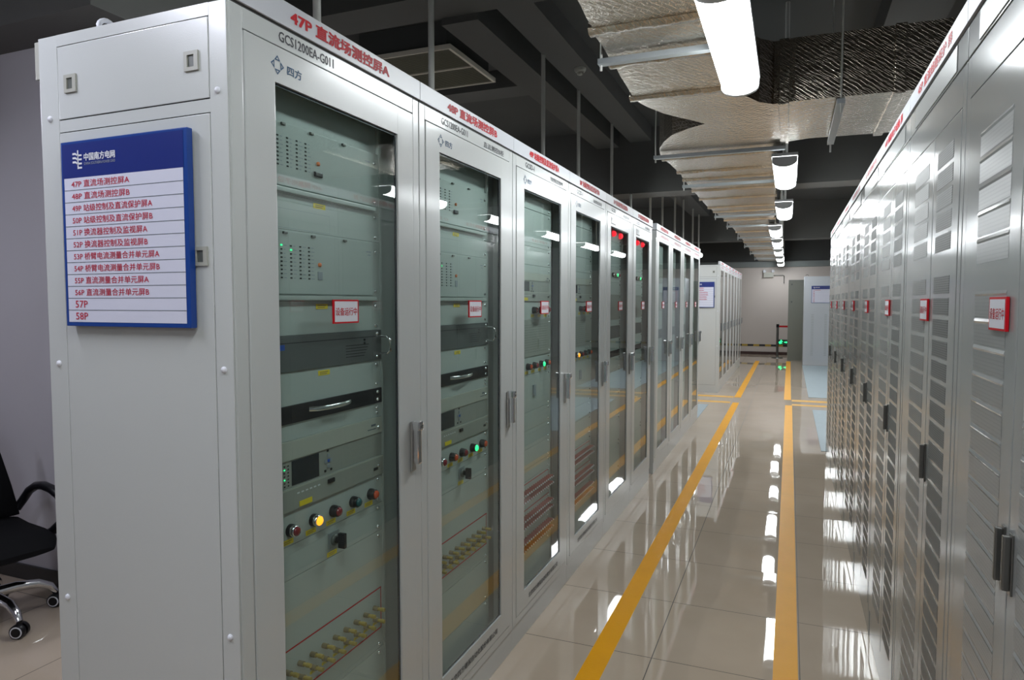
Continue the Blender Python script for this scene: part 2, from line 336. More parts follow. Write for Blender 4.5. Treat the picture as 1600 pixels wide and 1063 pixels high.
# ---------------------------------------------------------------- left-row cabinets
def screw(mb, x, y, z, r=0.0055):
    mb.lathe((x, y, z), (0, -1, 0), [(r, 0), (r * 0.9, r * 0.5), (r * 0.5, r * 0.8), (r * 0.12, r * 0.85)], 'chrome', 10)
def panel(par, z0, z1, m='panel', name='blank_panel', y=0.05, sc=True):
    mb = MB().box(0.159, 0.641, y, y + 0.018, z0 + 0.0008, z1 - 0.0008, m)
    if sc and z1 - z0 > 0.03:
        for z in (z0 + 0.014, z1 - 0.014):
            for x in (0.168, 0.6165): screw(mb, x, y, z)
    return mb, lambda: mb.build(name, par)
def ylabel(mb, x, z, w=0.05, h=0.0135, y=0.0488):
    mb.quad(x - w / 2, x + w / 2, y, z - h / 2, z + h / 2, 'yellow_label')
    for k in range(2): mb.quad(x - w * 0.36, x + w * (0.34 - 0.1 * k), y - 0.0004, z + h * (0.14 - 0.34 * k) - h * 0.07, z + h * (0.14 - 0.34 * k) + h * 0.07, 'peg_brown')
def button(par, x, z, lens, lit=False, ring='chrome', y=0.05):
    mb = MB().lathe((x, y, z), (0, -1, 0), [(0.0165, 0), (0.0165, 0.010), (0.0145, 0.012)], 'black')
    mb.lathe((x, y - 0.010, z), (0, -1, 0), [(0.0150, 0), (0.0150, 0.010), (0.0125, 0.0115)], ring)
    mb.lathe((x, y - 0.014, z), (0, -1, 0), [(0.0122, 0), (0.0122, 0.010), (0.009, 0.0135), (0.003, 0.0145)], lens)
    o = mb.build('indicator_light', par)
    o['label'] = {'lit_amber': 'glowing amber indicator', 'lit_green': 'glowing green indicator', 'lens_red': 'dark red indicator', 'lens_teal': 'dark green indicator', 'lens_orange': 'orange-red button', 'lit_red': 'glowing red indicator'}[lens]
def led_grid(par, z0, z1, rows, cols, lit=(), y=0.0455):
    mb = MB()
    for i, x in enumerate(cols):
        for k in range(rows):
            z = z1 + (z0 - z1) * k / (rows - 1)
            mb.box(x - 0.003, x + 0.003, y - 0.0012, y, z - 0.0018, z + 0.0018, 'lit_green' if (i, k) in lit else 'black')
            mb.quad(x + 0.008, x + 0.008 + random.uniform(0.006, 0.015), y - 0.0003, z - 0.0011, z + 0.0011, 'grey_plastic')
    mb.build('indicator_grid', par)
def io_unit(par, z0, z1, lit, second):
    mb = MB().box(0.159, 0.641, 0.05, 0.07, z0, z1, 'panel')
    mb.box(0.168, 0.600, 0.0458, 0.05, z0 + 0.018, z1 - 0.004, 'panel_lid', 0.0012)
    mb.box(0.165, 0.606, 0.036, 0.05, z0 + 0.002, z0 + 0.014, 'panel_lid', 0.003)
    for z in (z0 + 0.03, z1 - 0.03): screw(mb, 0.6165, 0.05, z)
    for x in (0.215, 0.323, 0.460): mb.box(x - 0.008, x + 0.006, 0.040, 0.047, z1 - 0.012, z1 - 0.006, 'dark_steel', 0.0015)
    mb.quad(0.565, 0.590, 0.0454, z1 - 0.034, z1 - 0.030, 'grey_plastic'); mb.quad(0.572, 0.588, 0.0454, z1 - 0.043, z1 - 0.040, 'grey_plastic')
    o = mb.build('io_module', par)
    zt = z1 - 0.040
    led_grid(o, zt - (0.080 if second else 0.069), zt, 9 if second else 8, (0.202, 0.237, 0.272, 0.306) if second else (0.195, 0.230, 0.265, 0.299), lit)
    MB().lathe((0.348, 0.0458, z1 - 0.082), (0, -1, 0), [(0.0055, 0), (0.0055, 0.004), (0.003, 0.0055)], 'orange_button').build('reset_button', o)
    if second: MB().box(0.341, 0.360, 0.0442, 0.0458, z0 + 0.056, z0 + 0.078, 'grey_plastic', 0.001).build('serial_port', o)
    else: MB().box(0.330, 0.362, 0.0395, 0.0458, z0 + 0.060, z0 + 0.073, 'black', 0.003).build('serial_port', o)
def label_strip(z, x=0.36):
    pass
def lcd_unit(par, z0, z1, x0=0.229, x1=0.337):
    h = z1 - z0
    za, zb = z0 + h * 0.33, z0 + h * 0.725
    mb = MB().box(0.159, 0.641, 0.046, 0.07, zb, z1, 'device_light', 0.0015)
    mb.box(0.159, 0.641, 0.049, 0.07, za, zb, 'device', 0.0008); mb.box(0.159, 0.641, 0.044, 0.07, z0, za, 'device', 0.0015)
    mb.quad(0.159, 0.641, 0.0436, za - 0.004, za - 0.001, 'device_light')
    for z in (z0 + 0.03, z1 - 0.03): screw(mb, 0.6165, 0.046, z)
    mb.quad(0.58, 0.605, 0.0452, z1 - 0.024, z1 - 0.018, 'grey_text'); mb.quad(0.562, 0.606, 0.0452, z1 - 0.034, z1 - 0.031, 'grey_text')
    mb.quad(0.588, 0.612, 0.0432, z0 + 0.018, z0 + 0.027, 'black')
    for k in range(6): mb.quad(0.242 + 0.0165 * k, 0.252 + 0.0165 * k, 0.0433, za - 0.020, za - 0.016, 'white')
    for k in range(7): mb.box(0.200, 0.204, 0.0478, 0.049, za + 0.006 + 0.0085 * k, za + 0.009 + 0.0085 * k, 'lit_green' if k in (2, 5) else 'black'); mb.box(0.214, 0.218, 0.0478, 0.049, za + 0.006 + 0.0085 * k, za + 0.009 + 0.0085 * k, 'black')
    o = mb.build('relay_unit', par)
    MB().box(x0, x1, 0.0478, 0.05, za + 0.004, zb - 0.004, 'lcd', 0.0006).build('screen', o)
    kx = x1 + 0.040; kz = (za + zb) / 2 + 0.002; k = MB()
    for dx, dz in ((0, 0.014), (0, -0.014), (0.011, 0), (-0.011, 0)):
        k.box(kx + dx - 0.0045, kx + dx + 0.0045, 0.046, 0.049, kz + dz - 0.005, kz + dz + 0.005, 'grey_plastic', 0.001)
    k.box(kx - 0.0035, kx + 0.0035, 0.046, 0.049, kz - 0.004, kz + 0.004, 'badge_blue', 0.001)
    for dx, dz in ((-0.014, -0.026), (0.012, -0.026), (-0.002, 0.028)): k.box(kx + dx - 0.003, kx + dx + 0.003, 0.047, 0.049, kz + dz - 0.003, kz + dz + 0.003, 'black')
    k.build('keypad', o)
    MB().box(0.366, 0.394, 0.0385, 0.044, za - 0.024, za - 0.012, 'black', 0.003).build('serial_port', o)
    MB().box(0.250, 0.300, 0.0425, 0.0436, z0 + 0.004, z0 + 0.018, 'yellow_label').build('label_tag', o)
    return o
def server_unit(par, z0, z1):
    mb = MB().box(0.159, 0.641, 0.046, 0.07, z0, z1, 'server', 0.001)
    mb.quad(0.168, 0.61, 0.0456, z1 - 0.020, z1 - 0.018, 'black')
    for k in range(5): mb.quad(0.46, 0.55 + 0.006 * k, 0.0456, z0 + 0.018 + 0.008 * k, z0 + 0.020 + 0.008 * k, 'black')
    for z in (z0 + 0.012, z1 - 0.010): screw(mb, 0.6165, 0.046, z); 
    for z in (z1 - 0.026, z1 - 0.036): mb.box(0.548, 0.555, 0.0445, 0.046, z - 0.003, z + 0.003, 'black')
    mb.quad(0.168, 0.208, 0.0455, z1 - 0.036, z1 - 0.022, 'badge_blue')
    o = mb.build('server_unit', par)
    zc, h = (z0 + z1) / 2, 0.027
    pts = [(0.628, 0.048, zc - h), (0.628, 0.018, zc - h), (0.628, 0.006, zc - h + 0.010), (0.628, 0.006, zc + h - 0.010), (0.628, 0.018, zc + h), (0.628, 0.048, zc + h)]
    MB().tube(pts, 0.0042, 'chrome').build('handle', o)
def drawer_unit(par, z0, z1):
    mb = MB().box(0.159, 0.641, 0.046, 0.07, z0, z1, 'black', 0.001)
    for x in (0.6165,): screw(mb, x, 0.046, z0 + 0.012); screw(mb, x, 0.046, z1 - 0.010)
    o = mb.build('keyboard_drawer', par)
    zc = (z0 + z1) / 2 + 0.003
    pts = [(0.297 + 0.18 * t, 0.046 - 0.026 * math.sin(math.pi * min(1, max(0, t))) ** 0.5, zc + 0.001) for t in [i / 12 for i in range(13)]]
    MB().tube(pts, 0.0032, 'chrome', ry=0.0065).build('handle', o)
def button_row(par, z0, z1, zb, specs):
    mb, fin = panel(par, z0, z1, name='button_panel')
    for x, lens in specs: ylabel(mb, x - 0.010, zb - 0.028, 0.042)
    o = fin()
    for x, lens in specs: button(o, x, zb, lens, ring='chrome' if lens in ('lit_amber',) or x < 0.25 else 'black')
    return o
def knob_panel(par, z0, z1):
    mb, fin = panel(par, z0, z1, name='switch_panel'); ylabel(mb, 0.388, z0 + 0.010, 0.044); o = fin(); zc = (z0 + z1) / 2 + 0.003
    k = MB().box(0.372, 0.418, 0.046, 0.05, zc - 0.022, zc + 0.022, 'zinc', 0.001); k.lathe((0.395, 0.046, zc), (0, -1, 0), [(0.016, 0), (0.016, 0.006), (0.012, 0.008)], 'plastic_dark')
    k.lathe((0.395, 0.040, zc), (0, -1, 0), [(0.009, 0), (0.009, 0.012)], 'black'); k.box(0.389, 0.401, 0.008, 0.030, zc - 0.021, zc + 0.021, 'black', 0.003); k.build('rotary_switch', o)
def terminal_panel(par, zl, zh, rows, cols, m1, m2, red=True, dense=False):
    mb, fin = panel(par, zl, zh, name='terminal_panel')
    if red:
        zr0, zr1 = red; mb.frame(0.164, 0.630, 0.0492, zr0, zr1, 0.0042, 'red')
    for z, lab in rows:
        if lab: 
            if dense: mb.quad(0.17, 0.62, 0.0490, z - 0.022, z - 0.016, 'yellow_label')
            else:
                for x in cols: ylabel(mb, x + 0.01, z - 0.014, 0.036, 0.0085)
    o = fin()
    for z, lab in rows:
        for x in cols:
            k = MB()
            if dense:
                k.cyl((x, 0.05, z), (x, 0.020, z), 0.0072, m1, n=8); k.cyl((x, 0.020, z), (x, 0.016, z), 0.0045, 'white', n=8)
            else:
                k.cyl((x, 0.05, z), (x, 0.034, z), 0.0074, m2, n=10); k.cyl((x, 0.034, z), (x, 0.024, z), 0.0050, m1, n=10); k.cyl((x, 0.024, z), (x, 0.012, z), 0.0064, m1, 0.0058, n=10)
            k.build('terminal_peg', o)
    return o
def rack_lcd_pair(par, kind):
    """rack contents of the two nearest cabinets"""
    panel(par, 2.004, 2.16, sc=False, y=0.06)[1]()
    io_unit(par, 1.826, 2.003, (), False)
    mb, f = panel(par, 1.738, 1.826); ylabel(mb, 0.356, 1.811); mb.frame(0.17, 0.40, 0.0495, 1.742, 1.79, 0.0008, 'grey_plastic'); f()
    io_unit(par, 1.560, 1.738, ((0, 0), (1, 1)), True)
    mb, f = panel(par, 1.473, 1.560); ylabel(mb, 0.36, 1.546); f()
    server_unit(par, 1.382, 1.473)
    mb, f = panel(par, 1.295, 1.382); ylabel(mb, 0.365, 1.367); f()
    drawer_unit(par, 1.250, 1.295)
    panel(par, 1.206, 1.250)[1]()
    lcd_unit(par, 1.027, 1.206)
    lens = ['lens_red', 'lit_amber', 'lens_red', 'lens_teal', 'lens_orange'] if kind == 0 else ['black', 'lens_orange', 'lens_red', 'lit_green', 'lens_orange']
    if kind == 1: lens[0] = 'lens_red'
    button_row(par, 0.938, 1.027, 0.978, list(zip((0.220, 0.310, 0.395, 0.488, 0.577), lens)))
    knob_panel(par, 0.851, 0.938)
    terminal_panel(par, 0.48, 0.851, [(0.618, False), (0.582, True)], [0.196 + 0.0493 * k for k in range(9)], 'peg_yellow', 'peg_brown', (0.540, 0.672))
    panel(par, 0.30, 0.48)[1](); panel(par, 0.14, 0.30)[1]()
def rack_relay_pair(par, kind):
    panel(par, 2.004, 2.10)[1]()
    mb, f = panel(par, 1.827, 2.003); f() 
    panel(par, 1.738, 1.827)[1](); panel(par, 1.700, 1.738)[1]()
    lcd_unit(par, 1.562, 1.700, 0.23, 0.335)
    button_row(par, 1.473, 1.562, 1.519, [(0.389, 'lens_red'), (0.486, 'lens_teal' if kind == 0 else 'lit_green'), (0.575, 'lens_red')])
    mb = MB().box(0.159, 0.641, 0.046, 0.07, 1.294, 1.473, 'device', 0.001)
    for k in range(12): mb.quad(0.18, 0.58, 0.0456, 1.315 + 0.012 * k, 1.3162 + 0.012 * k, 'plastic_dark')
    for z in (1.31, 1.455): screw(mb, 0.6165, 0.046, z)
    mb.build('converter_unit', par)
    mb, f = panel(par, 1.207, 1.294)
    button_row(par, 1.207, 1.294, 1.247, [(0.309, 'lens_orange' if kind == 0 else 'lit_amber'), (0.396, 'lens_red'), (0.492, 'lit_green' if kind == 0 else 'lens_teal'), (0.577, 'lens_orange')])
    mb, f = panel(par, 1.025, 1.207); o = f()
    MB().box(0.385, 0.412, 0.040, 0.05, 1.095, 1.15, 'grey_plastic', 0.003).build('breaker', o)
    panel(par, 0.936, 1.025)[1](); panel(par, 0.845, 0.936)[1](); panel(par, 0.750, 0.845)[1](); panel(par, 0.690, 0.750)[1]()
    cols = [0.182 + 0.0272 * k for k in range(17)]
    for (zl, zh) in ((0.555, 0.690), (0.445, 0.555), (0.335, 0.445)):
        c = (zl + zh) / 2
        terminal_panel(par, zl, zh, [(c + 0.024, False), (c - 0.006, False), (c - 0.032, True)][1:] if False else [(c + 0.022, False), (c - 0.012, True)], cols, 'peg_red', 'peg_red', (0.548, 0.680) if zh > 0.6 else None, dense=True)
    panel(par, 0.14, 0.335)[1]()
def rack_control_pair(par, kind):
    mb, f = panel(par, 1.985, 2.095); o = f()
    for x in (0.396, 0.630 - 0.03): 
        k = MB().lathe((x, 0.05, 2.040), (0, -1, 0), [(0.021, 0), (0.021, 0.012), (0.016, 0.022), (0.006, 0.027)], 'lit_red'); q = k.build('alarm_lamp', o); q['label'] = 'glowing red alarm lamp'
    panel(par, 1.81, 1.985)[1]()
    mb, f = panel(par, 1.70, 1.81); o = f()
    button(o, 0.462, 1.752, 'lit_green'); button(o, 0.40, 1.752, 'lens_red'); button(o, 0.53, 1.752, 'lens_red')
    z = 1.70
    for h, m in ((0.089, 'panel'), (0.178, 'device'), (0.044, 'panel'), (0.089, 'server'), (0.089, 'panel'), (0.044, 'black'), (0.089, 'panel'), (0.178, 'panel_lid'), (0.178, 'panel'), (0.20, 'panel'), (0.20, 'panel')):
        mb, f = panel(par, z - h, z, m); f(); z -= h
    panel(par, 0.14, z)[1]()
def rack_plain(par, kind):
    z = 2.10
    for h, m in ((0.18, 'panel'), (0.178, 'device'), (0.089, 'panel'), (0.178, 'device'), (0.178, 'panel'), (0.089, 'server'), (0.35, 'panel'), (0.178, 'panel_lid'), (0.4, 'panel')):
        mb = MB().box(0.159, 0.641, 0.05, 0.068, z - h + 0.001, z - 0.001, m); mb.build('blank_panel', par); z -= h
    MB().box(0.159, 0.641, 0.05, 0.068, 0.14, z - 0.001, 'panel').build('blank_panel', par)

def diamond_logo(mb, x, z, s, y):
    """four hollow triangles round a ring of open space"""
    for a in range(4):
        ca, sa = math.cos(a * HP), math.sin(a * HP)
        tri = [(-0.58, 0.58), (0.58, 0.58), (0, 1.28)]; inn = [(-0.25, 0.74), (0.25, 0.74), (0, 1.02)]
        P = [(x + s * (px * ca - pz * sa), z + s * (px * sa + pz * ca)) for px, pz in tri + inn]
        mb.add([(px, y, pz) for px, pz in P], [(0, 1, 4, 3), (1, 2, 5, 4), (2, 0, 3, 5)], 'logo_blue')
def handle_part(par, x, zc, y=-0.004):
    mb = MB().box(x - 0.013, x + 0.013, y - 0.008, y, zc - 0.080, zc + 0.080, 'steel', 0.003)
    mb.box(x - 0.009, x + 0.011, y - 0.030, y - 0.008, zc - 0.056, zc + 0.072, 'chrome', 0.005)
    mb.box(x - 0.012, x + 0.012, y - 0.036, y - 0.006, zc + 0.052, zc + 0.082, 'chrome', 0.005)
    mb.lathe((x + 0.002, y - 0.030, zc + 0.066), (0, -1, 0), [(0.006, 0), (0.006, 0.007)], 'dark_steel', 12)
    return mb.build('handle', par)

BOARD = ['47P 直流场测控屏A', '48P 直流场测控屏B', '49P 站级控制及直流保护屏A', '50P 站级控制及直流保护屏B', '51P 换流器控制及监视屏A', '52P 换流器控制及监视屏B',
         '53P 桥臂电流测量合并单元屏A', '54P 桥臂电流测量合并单元屏B', '55P 直流测量合并单元屏A', '56P 直流测量合并单元屏B', '57P', '58P']
def glass_cabinet(loc, label, group, title, kind, rack, end_panel=False, paint='paint', detail=True):
    t = thing('equipment_cabinet', label, 'cabinet', loc, HP, group)
    far = kind == 'D'
    gx0, gx1, gz0, gz1 = (0.15, 0.69, 0.20, 2.115) if far else (0.137, 0.668, 0.222, 2.067)
    dz1 = 2.135 if far else 2.150
    b = MB().box(0.0, 0.016, 0.004, DP, 0.1, 2.2, paint); b.box(0.784, CW, 0.004, DP, 0.1, 2.2, paint)
    b.box(0.016, 0.784, DP - 0.02, DP, 0.1, 2.2, paint); b.box(0.016, 0.784, 0.03, DP - 0.02, 2.18, 2.2, paint); b.box(0.016, 0.784, 0.03, DP - 0.02, 0.10, 0.12, paint)
    b.box(0.002, 0.0395, 0.0, 0.03, 0.1, 2.2, paint, 0.003); b.box(0.7615, 0.798, 0.0, 0.03, 0.1, 2.2, paint, 0.003)
    b.box(0.0395, 0.7615, 0.0, 0.03, dz1 + 0.003, 2.2, paint, 0.002); b.box(0.0395, 0.7615, 0.0, 0.03, 0.1, 0.134, paint, 0.002)
    b.box(0.0, CW, 0.004, DP, 0.0, 0.1, paint, 0.002); b.box(0.001, 0.799, 0.02, 0.03, 0.097, 0.103, 'seam')
    b.box(0.03, 0.77, 0.026, 0.034, 0.12, 2.17, 'seam') if False else None
    b.box(0.145, 0.158, 0.05, 0.10, 0.12, 2.18, 'panel'); b.box(0.642, 0.655, 0.05, 0.10, 0.12, 2.18, 'panel'); b.box(0.655, 0.784, 0.085, 0.10, 0.12, 2.18, 'panel')
    if not far:
        sub = {'A': ('GCS1200EA-G011', '' if '47' in title else '直流测控B柜'), 'B': ('GCSD-1', '站级控制及直流保护柜'), 'C': ('GCSD', '换流器控制柜')}[kind]
        b.text(sub[0], 0.153, 0.36 if kind == 'A' else 0.27, -0.0006, 2.165, 2.189, 'black_text', bold=0.05)
        if sub[1]: b.text(sub[1], 0.50, 0.70, -0.0006, 2.160, 2.183, 'black_text', bold=0.03)
    b.build('body', t)
    h = MB().box(0.001, 0.799, -0.006, 0.03, 2.204, 2.262, 'header_white', 0.0015); h.box(0.004, 0.796, 0.0, 0.03, 2.198, 2.206, 'seam')
    h.text(title, 0.188, 0.618, -0.0068, 2.216, 2.252, 'red', bold=0.10)
    if far: h.box(0.002, 0.798, -0.004, 0.0, 2.136, 2.197, 'header_white'); h.text(title, 0.20, 0.66, -0.0046, 2.152, 2.180, 'red_text')
    h.build('header_sign', t)
    d = MB()
    d.box(0.042, gx0, -0.002, 0.014, 0.137, dz1, paint, 0.0025); d.box(gx1, 0.759, -0.002, 0.014, 0.137, dz1, paint, 0.0025)
    d.box(gx0 - 0.004, gx1 + 0.004, -0.0018, 0.014, gz1, dz1 - 0.0004, paint); d.box(gx0 - 0.004, gx1 + 0.004, -0.0018, 0.014, 0.1374, gz0, paint)
    if kind in 'AB':
        diamond_logo(d, 0.145, 2.107, 0.0175, -0.0026); d.text('四方', 0.178, 0.230, -0.0026, 2.094, 2.117, 'logo_blue', bold=0.05)
        d.text('北京四方继保自动化股份有限公司', 0.195, 0.624, -0.0026, 0.163, 0.188, 'black_text', bold=0.02)
    elif kind == 'C':
        d.quad(0.137, 0.152, -0.0026, 2.080, 2.128, 'black'); d.quad(0.152, 0.27, -0.0026, 2.080, 2.090, 'black'); d.text('四方', 0.160, 0.250, -0.0026, 2.094, 2.126, 'grey_text')
    dr = d.build('door', t)
    g = MB().quad(gx0, gx1, 0.004, gz0, gz1, 'glass'); g.build('glass_pane', dr)
    k = MB()
    for (x0, x1, z0, z1) in ((gx0 - 0.006, gx0, gz0 - 0.006, gz1 + 0.006), (gx1, gx1 + 0.006, gz0 - 0.006, gz1 + 0.006), (gx0, gx1, gz1, gz1 + 0.006), (gx0, gx1, gz0 - 0.006, gz0)):
        k.box(x0, x1, 0.0045, 0.013, z0, z1, 'gasket')
    k.frame(gx0, gx1, 0.0048, gz0, gz1, 0.006, 'gasket'); k.build('gasket', dr)
    handle_part(dr, 0.736, 1.097)
    rack(t, 0 if title.endswith('A') else 1)
    if detail:
        e = MB().tube([(0.07 + 0.024 * math.cos(a), 0.455, 2.2 + 0.022 + 0.026 * math.sin(a)) for a in [math.pi * 2 * i / 20 for i in range(21)]], 0.006, 'white'); e.cyl((0.07, 0.455, 2.2), (0.07, 0.455, 2.206), 0.016, 'white'); 
        if end_panel: e.build('lifting_eye', t)
        r = MB().box(0.001, 0.799, DP, DP + 0.022, 2.105, 2.195, 'plastic_beige', 0.002)
        if end_panel: r.build('rear_header_sign', t)
    if end_panel:
        # side seen from the camera: local x<0 face; local y = depth (0 front .. 0.6 back)
        p = MB()
        fr = [(0.0, 0.052), (0.536, DP)]
        p.box(-0.004, 0.0, 0.003, 0.0525, 0.0, 2.199, paint, 0.0015); p.box(-0.004, 0.0, 0.5345, DP, 0.0, 2.199, paint, 0.0015)
        p.box(-0.004, 0.0, 0.0525, 0.5345, 2.172, 2.199, paint); p.box(-0.0032, 0.0, 0.0525, 0.5345, 1.968, 1.996, paint); p.box(-0.004, 0.0, 0.0525, 0.5345, 0.0, 0.13, paint)
        p.box(-0.0007, 0.0, 0.05, 0.537, 0.12, 2.19, 'seam')
        for yy, zz in ((0.565, 2.003), (0.030, 2.011), (0.565, 1.405), (0.030, 1.409), (0.565, 0.811), (0.030, 0.807)):
            p.lathe((-0.004, yy, zz), (-1, 0, 0), [(0.0075, 0), (0.007, 0.003), (0.004, 0.0055), (0.001, 0.006)], 'white', 14)
        o = p.build('end_panel', t)
        for z0, z1, nm in ((1.9985, 2.1700, 'upper_cover'), (0.133, 1.9655, 'lower_cover')):
            MB().box(-0.0045, -0.0008, 0.0545, 0.5325, z0, z1, paint, 0.0015).build(nm, o)
        for yy, zz in ((0.487, 2.079), (0.101, 2.081), (0.497, 1.655), (0.088, 1.658)):
            l = MB()
            l.box(-0.009, -0.004, yy - 0.020, yy + 0.020, zz - 0.021, zz - 0.013, 'plastic_beige'); l.box(-0.009, -0.004, yy - 0.020, yy + 0.020, zz + 0.013, zz + 0.021, 'plastic_beige')
            l.box(-0.009, -0.004, yy - 0.020, yy - 0.009, zz - 0.013, zz + 0.013, 'plastic_beige'); l.box(-0.009, -0.004, yy + 0.011, yy + 0.020, zz - 0.013, zz + 0.013, 'plastic_beige')
            l.quad(0, 0, 0, 0, 0, 'plastic_dark') if False else l.box(-0.0055, -0.004, yy - 0.009, yy + 0.011, zz - 0.013, zz + 0.013, 'plastic_dark')
            l.build('latch', o)
    return t
def running_sign(loc, rz, label, th=0.004):
    mb = MB().box(0, 0.114, -th, 0, 0, 0.064, 'red', 0.0008); mb.quad(0.0055, 0.1085, -th - 0.0003, 0.0045, 0.0595, 'white'); mb.text('设备运行中', 0.009, 0.105, -th - 0.0006, 0.021, 0.043, 'red', bold=0.02)
    o = mb.build('status_sign'); o.location = loc; o.rotation_euler = (0, 0, rz); return tag(o, label, 'sign', 'red-framed equipment running plates')
ordn = ['nearest', 'second', 'third', 'fourth', 'fifth', 'sixth']
kinds = ['A', 'A', 'B', 'B', 'C', 'C']; racks = {'A': rack_lcd_pair, 'B': rack_relay_pair, 'C': rack_control_pair}
labs = ['large grey cabinet headed 47P, nearest in the left row, end panel showing',
        'grey cabinet headed 48P in red, green indicator glowing behind its glass',
        'grey cabinet headed 49P in red, third along the left row',
        'grey cabinet headed 50P in red, amber indicator glowing behind its glass',
        'grey cabinet headed 51P with two red lamps, fifth in the left row',
        'grey cabinet headed 52P with two red lamps, last before the gap']
for i in range(6):
    glass_cabinet((-D, Y0 + CW * i, 0), labs[i], 'glass-door cabinets of the left row', BOARD[i], kinds[i], racks[kinds[i]], end_panel=i == 0)
    running_sign((-D + 0.0005 - 0.004, Y0 + CW * i + (0.344 if i == 0 else 0.365 if i < 4 else 0.385), 1.500), HP, 'red-framed white running plate on the glass door of the %s cabinet' % BOARD[i][:3])
LAB2 = ['first cabinet after the gap in the left row', 'second cabinet after the gap in the left row', 'second-last cabinet of the left row', 'last cabinet of the left row, beside the rubber mat']
for j in range(4):
    y = Y0 + 4.8 + 0.196 + CW * j
    glass_cabinet((-D, y, 0), 'grey white-headed cabinet, ' + LAB2[j], 'white-headed cabinets after the gap', BOARD[6 + j], 'D', rack_plain, detail=False)
    running_sign((-D - 0.0035, y + 0.36, 1.500), HP, 'small running plate on the ' + LAB2[j].replace(', beside the rubber mat', '').replace(' after the gap in the left row', ' past the left row gap'))
for j in range(7):
    tt = ['first', 'second', 'third', 'fourth', 'fifth', 'sixth', 'farthest'][j]
    glass_cabinet((-D, 12.15 + CW * j, 0), ('far grey cabinet whose end panel carries a small board' if j == 0 else 'far grey glass cabinet, %s of the far left block' % tt), 'cabinets of the far left block', '%dP 直流保护屏%s' % (59 + j, 'AB'[j % 2]), 'D', rack_plain, paint='paint_far', end_panel=j == 0, detail=False)

# directory boards on end panels
def board(loc, label, w, h, rows, hh, big=True):
    mb = MB().box(0, w, -0.016, 0, 0, h, 'frame_blue', 0.002); y = -0.0165
    mb.quad(0.006, w - 0.010, y, h - hh, h - 0.006, 'board_blue'); mb.quad(0.010, w - 0.012, y, 0.010, h - hh, 'board_white')
    n = len(rows); rh = (h - hh - 0.010) / n
    for i, tx in enumerate(rows):
        zt = h - hh - rh * i
        if i: mb.quad(0.010, w - 0.012, y - 0.0004, zt - 0.0007, zt + 0.0007, 'grey_text')
        if tx: mb.text(tx, 0.035, 0.035 + (0.0174 * len(tx) if len(tx) > 4 else 0.042), y - 0.0005, zt - rh * 0.80, zt - rh * 0.20, 'red_text', bold=0.02)
    # emblem: trunk with three curved bars at left, four short bars at right
    ex, ez, s = 0.042, h - hh * 0.52, hh / 0.085
    for k in range(3):
        z0 = ez + (0.010 - 0.0095 * k) * s
        mb.poly([(ex, z0 + .002 * s), (ex, z0 + .0065 * s), (ex + .010 * s, z0 + .0065 * s), (ex + .019 * s, z0 + .0005 * s), (ex + .019 * s, z0 - .004 * s), (ex + .010 * s, z0 + .002 * s)], y - 0.0006, 'white')
    mb.quad(ex + .016 * s, ex + .020 * s, y - 0.0006, ez - .021 * s, ez + .022 * s, 'white')
    for k in range(4): mb.quad(ex + .020 * s, ex + .031 * s, y - 0.0006, ez + (.008 - .0095 * k) * s, ez + (.012 - .0095 * k) * s, 'white')
    mb.text('中国南方电网', ex + .038 * s, ex + .140 * s, y - 0.0006, ez - .004 * s, ez + .014 * s, 'white', bold=0.06)
    mb.text('CHINA SOUTHERN POWER GRID', ex + .038 * s, ex + .140 * s, y - 0.0006, ez - .013 * s, ez - .007 * s, 'grey_plastic')
    o = mb.build('directory_board'); o.location = loc; return tag(o, label, 'board', 'blue-headed directory boards')
board((-1.617, Y0 - 0.0095, 1.500), 'large blue-framed board listing 47P to 58P in red on the nearest end panel', 0.402, 0.436, BOARD, 0.086)
board((-1.60, 12.15 - 0.0095, 1.47), 'small directory board with six red lines on the far left block end panel', 0.40, 0.44, BOARD[:6] + [''] * 3, 0.09)

